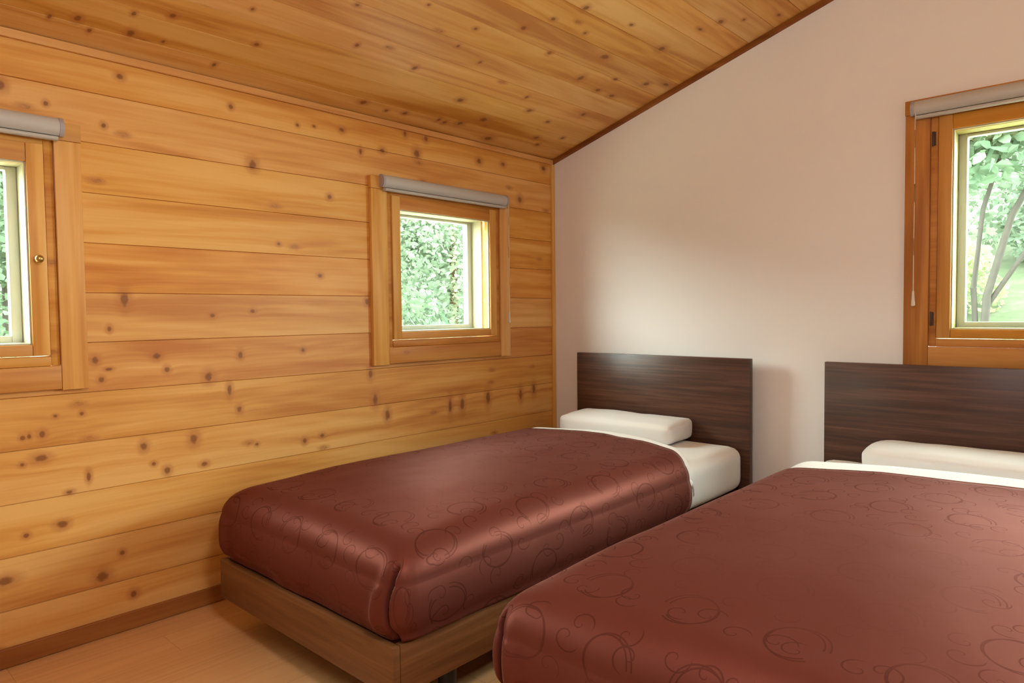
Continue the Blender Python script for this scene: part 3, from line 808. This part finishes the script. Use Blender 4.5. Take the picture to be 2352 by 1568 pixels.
def hill_z(x, y):
    d = max(-x-2.2, y-2.2, 0)
    k = 1-smooth01((x-2.6)/4.)               # unseen land kept low on the right to admit sky light
    return -.45 + k*(.20*max(0, d-.6) + .035*max(0, d-4)**1.4) + .10*noise.noise(Vector((x*.5, y*.5, 0)))
def ground():
    bm = bmesh.new(); n = 70; V = {}
    for i in range(n+1):
        for j in range(n+1):
            x = -22 + 36*i/n; y = -14 + 36*j/n
            V[i,j] = bm.verts.new((x, y, hill_z(x, y)))
    for i in range(n):
        for j in range(n): bm.faces.new((V[i,j], V[i+1,j], V[i+1,j+1], V[i,j+1]))
    N = NT('grassy_slope'); P = N.coord('Object')
    a = N.noise(P, 1.6, 4., .6); b = N.noise(P, 14., 4., .65)
    t = N.math('ADD', N.math('MULTIPLY', a, .6), N.math('MULTIPLY', b, .4))
    c = N.ramp(t, [(.35, (.040,.060,.030)), (.5, (.075,.092,.052)), (.68, (.115,.120,.088))])
    N.bsdf(c, .95, .1)
    return tag(mesh_obj('ground', bm, N.m, smooth=3.2), 'bright grassy slope outside the windows', 'ground', kind='structure')
ground()
def apron():  # unseen pale strip added to bounce daylight up to the ceiling
    N = NT('pale_bounce'); P = N.coord('Object')
    a = N.noise(P, 40., 4., .7); c = N.ramp(a, [(.3, (.66,.66,.48)), (.7, (.80,.80,.60))]); N.bsdf(c, .95, .1)
    bm = bmesh.new(); z = -.20
    box(bm, (-2.6, -6.2, z-.3), (-TH-.01, 2.4, z)); box(bm, (-TH-.0095, TH+.01, z-.3), (5.2, 2.4, z))
    return tag(mesh_obj('bounce_apron', bm, N.m), 'pale strip added outside the house walls to bounce daylight in', 'ground', kind='structure')
apron()
def plant(name, x, y, blobs, nleaf, size, mat, label, cat, trunks=(), group=None, seed=0, mat2=None):
    """blobs: (dx,dy,z,rx,ry,rz) crown ellipsoids; trunks: lists of (dx,dy,z,r)"""
    rnd = random.Random(seed); zg = hill_z(x, y)
    root = empty(name, (x, y, zg)); tag(root, label, cat, group)
    verts, faces = [], []
    vol = [b[3]*b[4]*b[5] for b in blobs]; tot = sum(vol)
    for b, vv in zip(blobs, vol):
        for _ in range(int(nleaf*vv/tot)):
            while True:
                p = Vector((rnd.uniform(-1,1), rnd.uniform(-1,1), rnd.uniform(-1,1)))
                if .05 < p.length < 1: break
            p = p.normalized()*p.length**.45
            c = Vector((x+b[0]+p.x*b[3], y+b[1]+p.y*b[4], zg+b[2]+p.z*b[5]))
            if c.z < hill_z(c.x, c.y)+.03: continue
            d = Vector((rnd.gauss(0,1), rnd.gauss(0,1), rnd.gauss(-.25,.6))).normalized()
            s = d.cross(Vector((rnd.gauss(0,1), rnd.gauss(0,1), rnd.gauss(0,1)))).normalized(); up = d.cross(s)
            L = size*rnd.uniform(.6,1.3); w = L*.30; i = len(verts)
            verts += [c, c+d*L*.35+s*w+up*w*.3, c+d*L*.75+s*w*.7+up*w*.2, c+d*L, c+d*L*.75-s*w*.7+up*w*.2, c+d*L*.35-s*w+up*w*.3, c+d*L*.55]
            faces += [(i,i+1,i+6), (i+1,i+2,i+6), (i+2,i+3,i+6), (i+3,i+4,i+6), (i+4,i+5,i+6), (i+5,i,i+6)]
    me = bpy.data.meshes.new('foliage'); me.from_pydata([tuple(v) for v in verts], [], faces); me.materials.append(M[mat])
    o = link(bpy.data.objects.new('foliage', me)); o.parent = root; o.matrix_parent_inverse = Matrix.Translation(root.location).inverted()
    for tr in trunks:
        bm = bmesh.new(); P = [Vector((x+a, y+b, zg+c)) for a, b, c, r in tr]; tube(bm, P, [r for *_, r in tr], 9)
        mesh_obj('trunk', bm, M['bark'], root, smooth=1.2)
    return root
def crown(z, r, h, n, rnd):
    return [(rnd.uniform(-.55,.55)*r, rnd.uniform(-.55,.55)*r, z + rnd.uniform(.0,1)*h, r*rnd.uniform(.45,.7), r*rnd.uniform(.45,.7), h*rnd.uniform(.28,.42)) for _ in range(n)]
rr = random.Random(3)
left_spots = [(-7.2, -1.2, 'leafy tree seen as a sliver through the window with the brass knob'),
              (-4.6, .9, 'green tree standing beside the pale bush outside the small window'), (-5.3, 4.0, 'pale green bushy tree filling the small window near the corner'),
              (-8.6, 7.4, 'taller green tree behind the pale bushy one outside the small window')]
for i, (x, y, lb) in enumerate(left_spots):
    plant('tree', x, y, crown(.5, 1.5, 2.9, 9, rr), 15000, .085, ['leaf_mid','leaf_mid','leaf_pale','leaf_pale'][i], lb, 'tree',
          [[(0,0,-.1,.09), (.05,.02,1.2,.07), (-.05,.08,2.6,.04)]], 'trees outside the timber wall', 40+i)
plant('tree', 1.35, 6.4, [(-.3,-.2,3.0,.9,.8,.55), (.6,.1,3.2,.9,.8,.5), (-.9,.3,2.6,.7,.6,.45), (.1,.5,3.6,1.1,.9,.5), (-.1,-.5,2.35,.35,.3,.22), (.95,-.3,2.7,.6,.5,.3)], 5200, .16, 'leaf_mid',
      'slender tree with arching grey stems outside the tall window', 'tree',
      [[(-.25,0,-.1,.05), (-.2,0,.9,.042), (.02,.0,1.8,.034), (.4,.05,2.6,.025), (.8,.05,3.2,.012)],
       [(-.28,.03,-.1,.04), (-.33,.0,1.0,.032), (-.25,.0,1.9,.026), (-.05,.1,2.7,.018)],
       [(-.2,.05,.8,.03), (.15,.05,1.4,.024), (.75,.1,2.0,.018), (1.3,.2,2.4,.010)]], None, 71)
for i, (x, y, r, h, mt, lb) in enumerate([(.45, 4.4, .55, .75, 'leaf_mid', 'low dark green bush at the foot of the tall window view'), (1.95, 4.9, .7, .9, 'leaf_mid', 'rounded low bush beside the low dark one outside the tall window'),
                                          (.0, 8.9, 1.0, 1.0, 'leaf_yellow', 'yellow green bush on the slope behind the slender tree')]):
    plant('bush', x, y, crown(.15, r, h, 6, rr), 3200, .10, mt, lb, 'bush', (), 'bushes on the slope', 90+i)
for i, (x, y, lb) in enumerate([(-2.6, 11.0, 'leafy tree high on the slope left of the slender stems'), (1.2, 12.6, 'leafy tree at the top of the slope behind the slender stems')]):
    plant('tree', x, y, crown(.6, 1.7, 3.4, 9, rr), 7000, .15, 'leaf_pale', lb, 'tree', [[(0,0,-.1,.11), (.05,.05,1.4,.09), (0,.1,3.,.05)]], 'trees on the slope behind the house', 120+i)

# ------------------------------------------------------------------ light
wd = bpy.data.worlds.new('overcast_sky'); SC.world = wd; wd.use_nodes = True
wt = wd.node_tree; bg = wt.nodes['Background']
# bright overcast sky, brightest where the veiled sun stands
W = NT.__new__(NT); W.t = wt; W.n = wt.nodes; W.l = wt.links
dr = W.vmath('NORMALIZE', W.coord('Generated'))
dt = W.math('MAXIMUM', W.vmath('DOT_PRODUCT', dr, Vector(SUN_DIR).normalized(), out=1), 0.)
st = W.math('MULTIPLY_ADD', W.math('POWER', dt, SUN_POW), SUN_GLOW, SKY)
dc = W.math('MAXIMUM', W.vmath('DOT_PRODUCT', dr, Vector(FILL_GLOW_DIR).normalized(), out=1), 0.)   # second sky glow, added to light the beds from the open side
st = W.math('ADD', st, W.math('MULTIPLY', W.math('POWER', dc, 6.), FILL_GLOW))
W.l.new(st, bg.inputs[1]); bg.inputs[0].default_value = (*SKY_COL, 1)
# daylight portals in the three window openings guide the sky light (they give no light of their own)
def portal(P_loc, rot, sx, sy):
    L = bpy.data.lights.new('window_daylight', 'AREA'); L.shape = 'RECTANGLE'; L.size = sx; L.size_y = sy
    L.cycles.is_portal = True
    o = link(bpy.data.objects.new('window_daylight', L)); o.location = P_loc; o.rotation_euler = rot
for (a, b) in W_LEFT: portal((-.175, (a+b)/2, 1.25), (0, -pi/2, 0), .62, .62)
portal(((W_BACK[0]+W_BACK[1])/2, .175, 1.36), (-pi/2, 0, 0), 1.40, .84)
# fill lamp added out of view to brighten the room
def fill_lamp(x, y, z, power):
    zc = ceil_z(x)
    root = empty('fill_lamp', (x, y, zc)); tag(root, 'round white globe fill lamp added out of view', 'lamp')
    bm = bmesh.new(); lathe(bm, [(.055,-.005), (.055,-.03), (.02,-.045)], lambda a, b, h: (x+a, y+b, zc+.012+h), 24)
    mesh_obj('ceiling_rose', bm, M['vinyl'], root, smooth=.8)
    bm = bmesh.new(); tube(bm, [(x, y, zc-.03), (x, y, z+.155)], .004, 8); mesh_obj('flex', bm, M['vinyl'], root)
    N = NT('fill_lamp_glow'); e = N.shader('ShaderNodeEmission', Color=LAMP_COL, Strength=power); N.l.new(e.outputs[0], N.out.inputs[0])
    bm = bmesh.new(); lathe(bm, [(max(.002, .15*sin(pi*k/16)), .15*cos(pi*k/16)) for k in range(17)], lambda a, b, h: (x+a, y+b, z+h), 32)
    mesh_obj('lamp_globe', bm, N.m, root, smooth=3.2)
LAMPS()

# ------------------------------------------------------------------ camera
cam = bpy.data.cameras.new('camera'); co = link(bpy.data.objects.new('camera', cam))
cam.sensor_fit = 'HORIZONTAL'; cam.sensor_width = 36.; cam.lens = 1585.06874/2352*36; cam.clip_start = .02
mw = Matrix(((CAM_R.x, CAM_U.x, -CAM_F.x, CAM_C.x), (CAM_R.y, CAM_U.y, -CAM_F.y, CAM_C.y), (CAM_R.z, CAM_U.z, -CAM_F.z, CAM_C.z), (0,0,0,1)))
co.matrix_world = mw
SC.camera = co
vs = SC.view_settings
SC.display_settings.display_device = 'sRGB'
vs.view_transform = 'Standard'; vs.look = 'None'; vs.gamma = 1.; vs.use_curve_mapping = False; vs.exposure = EXPO
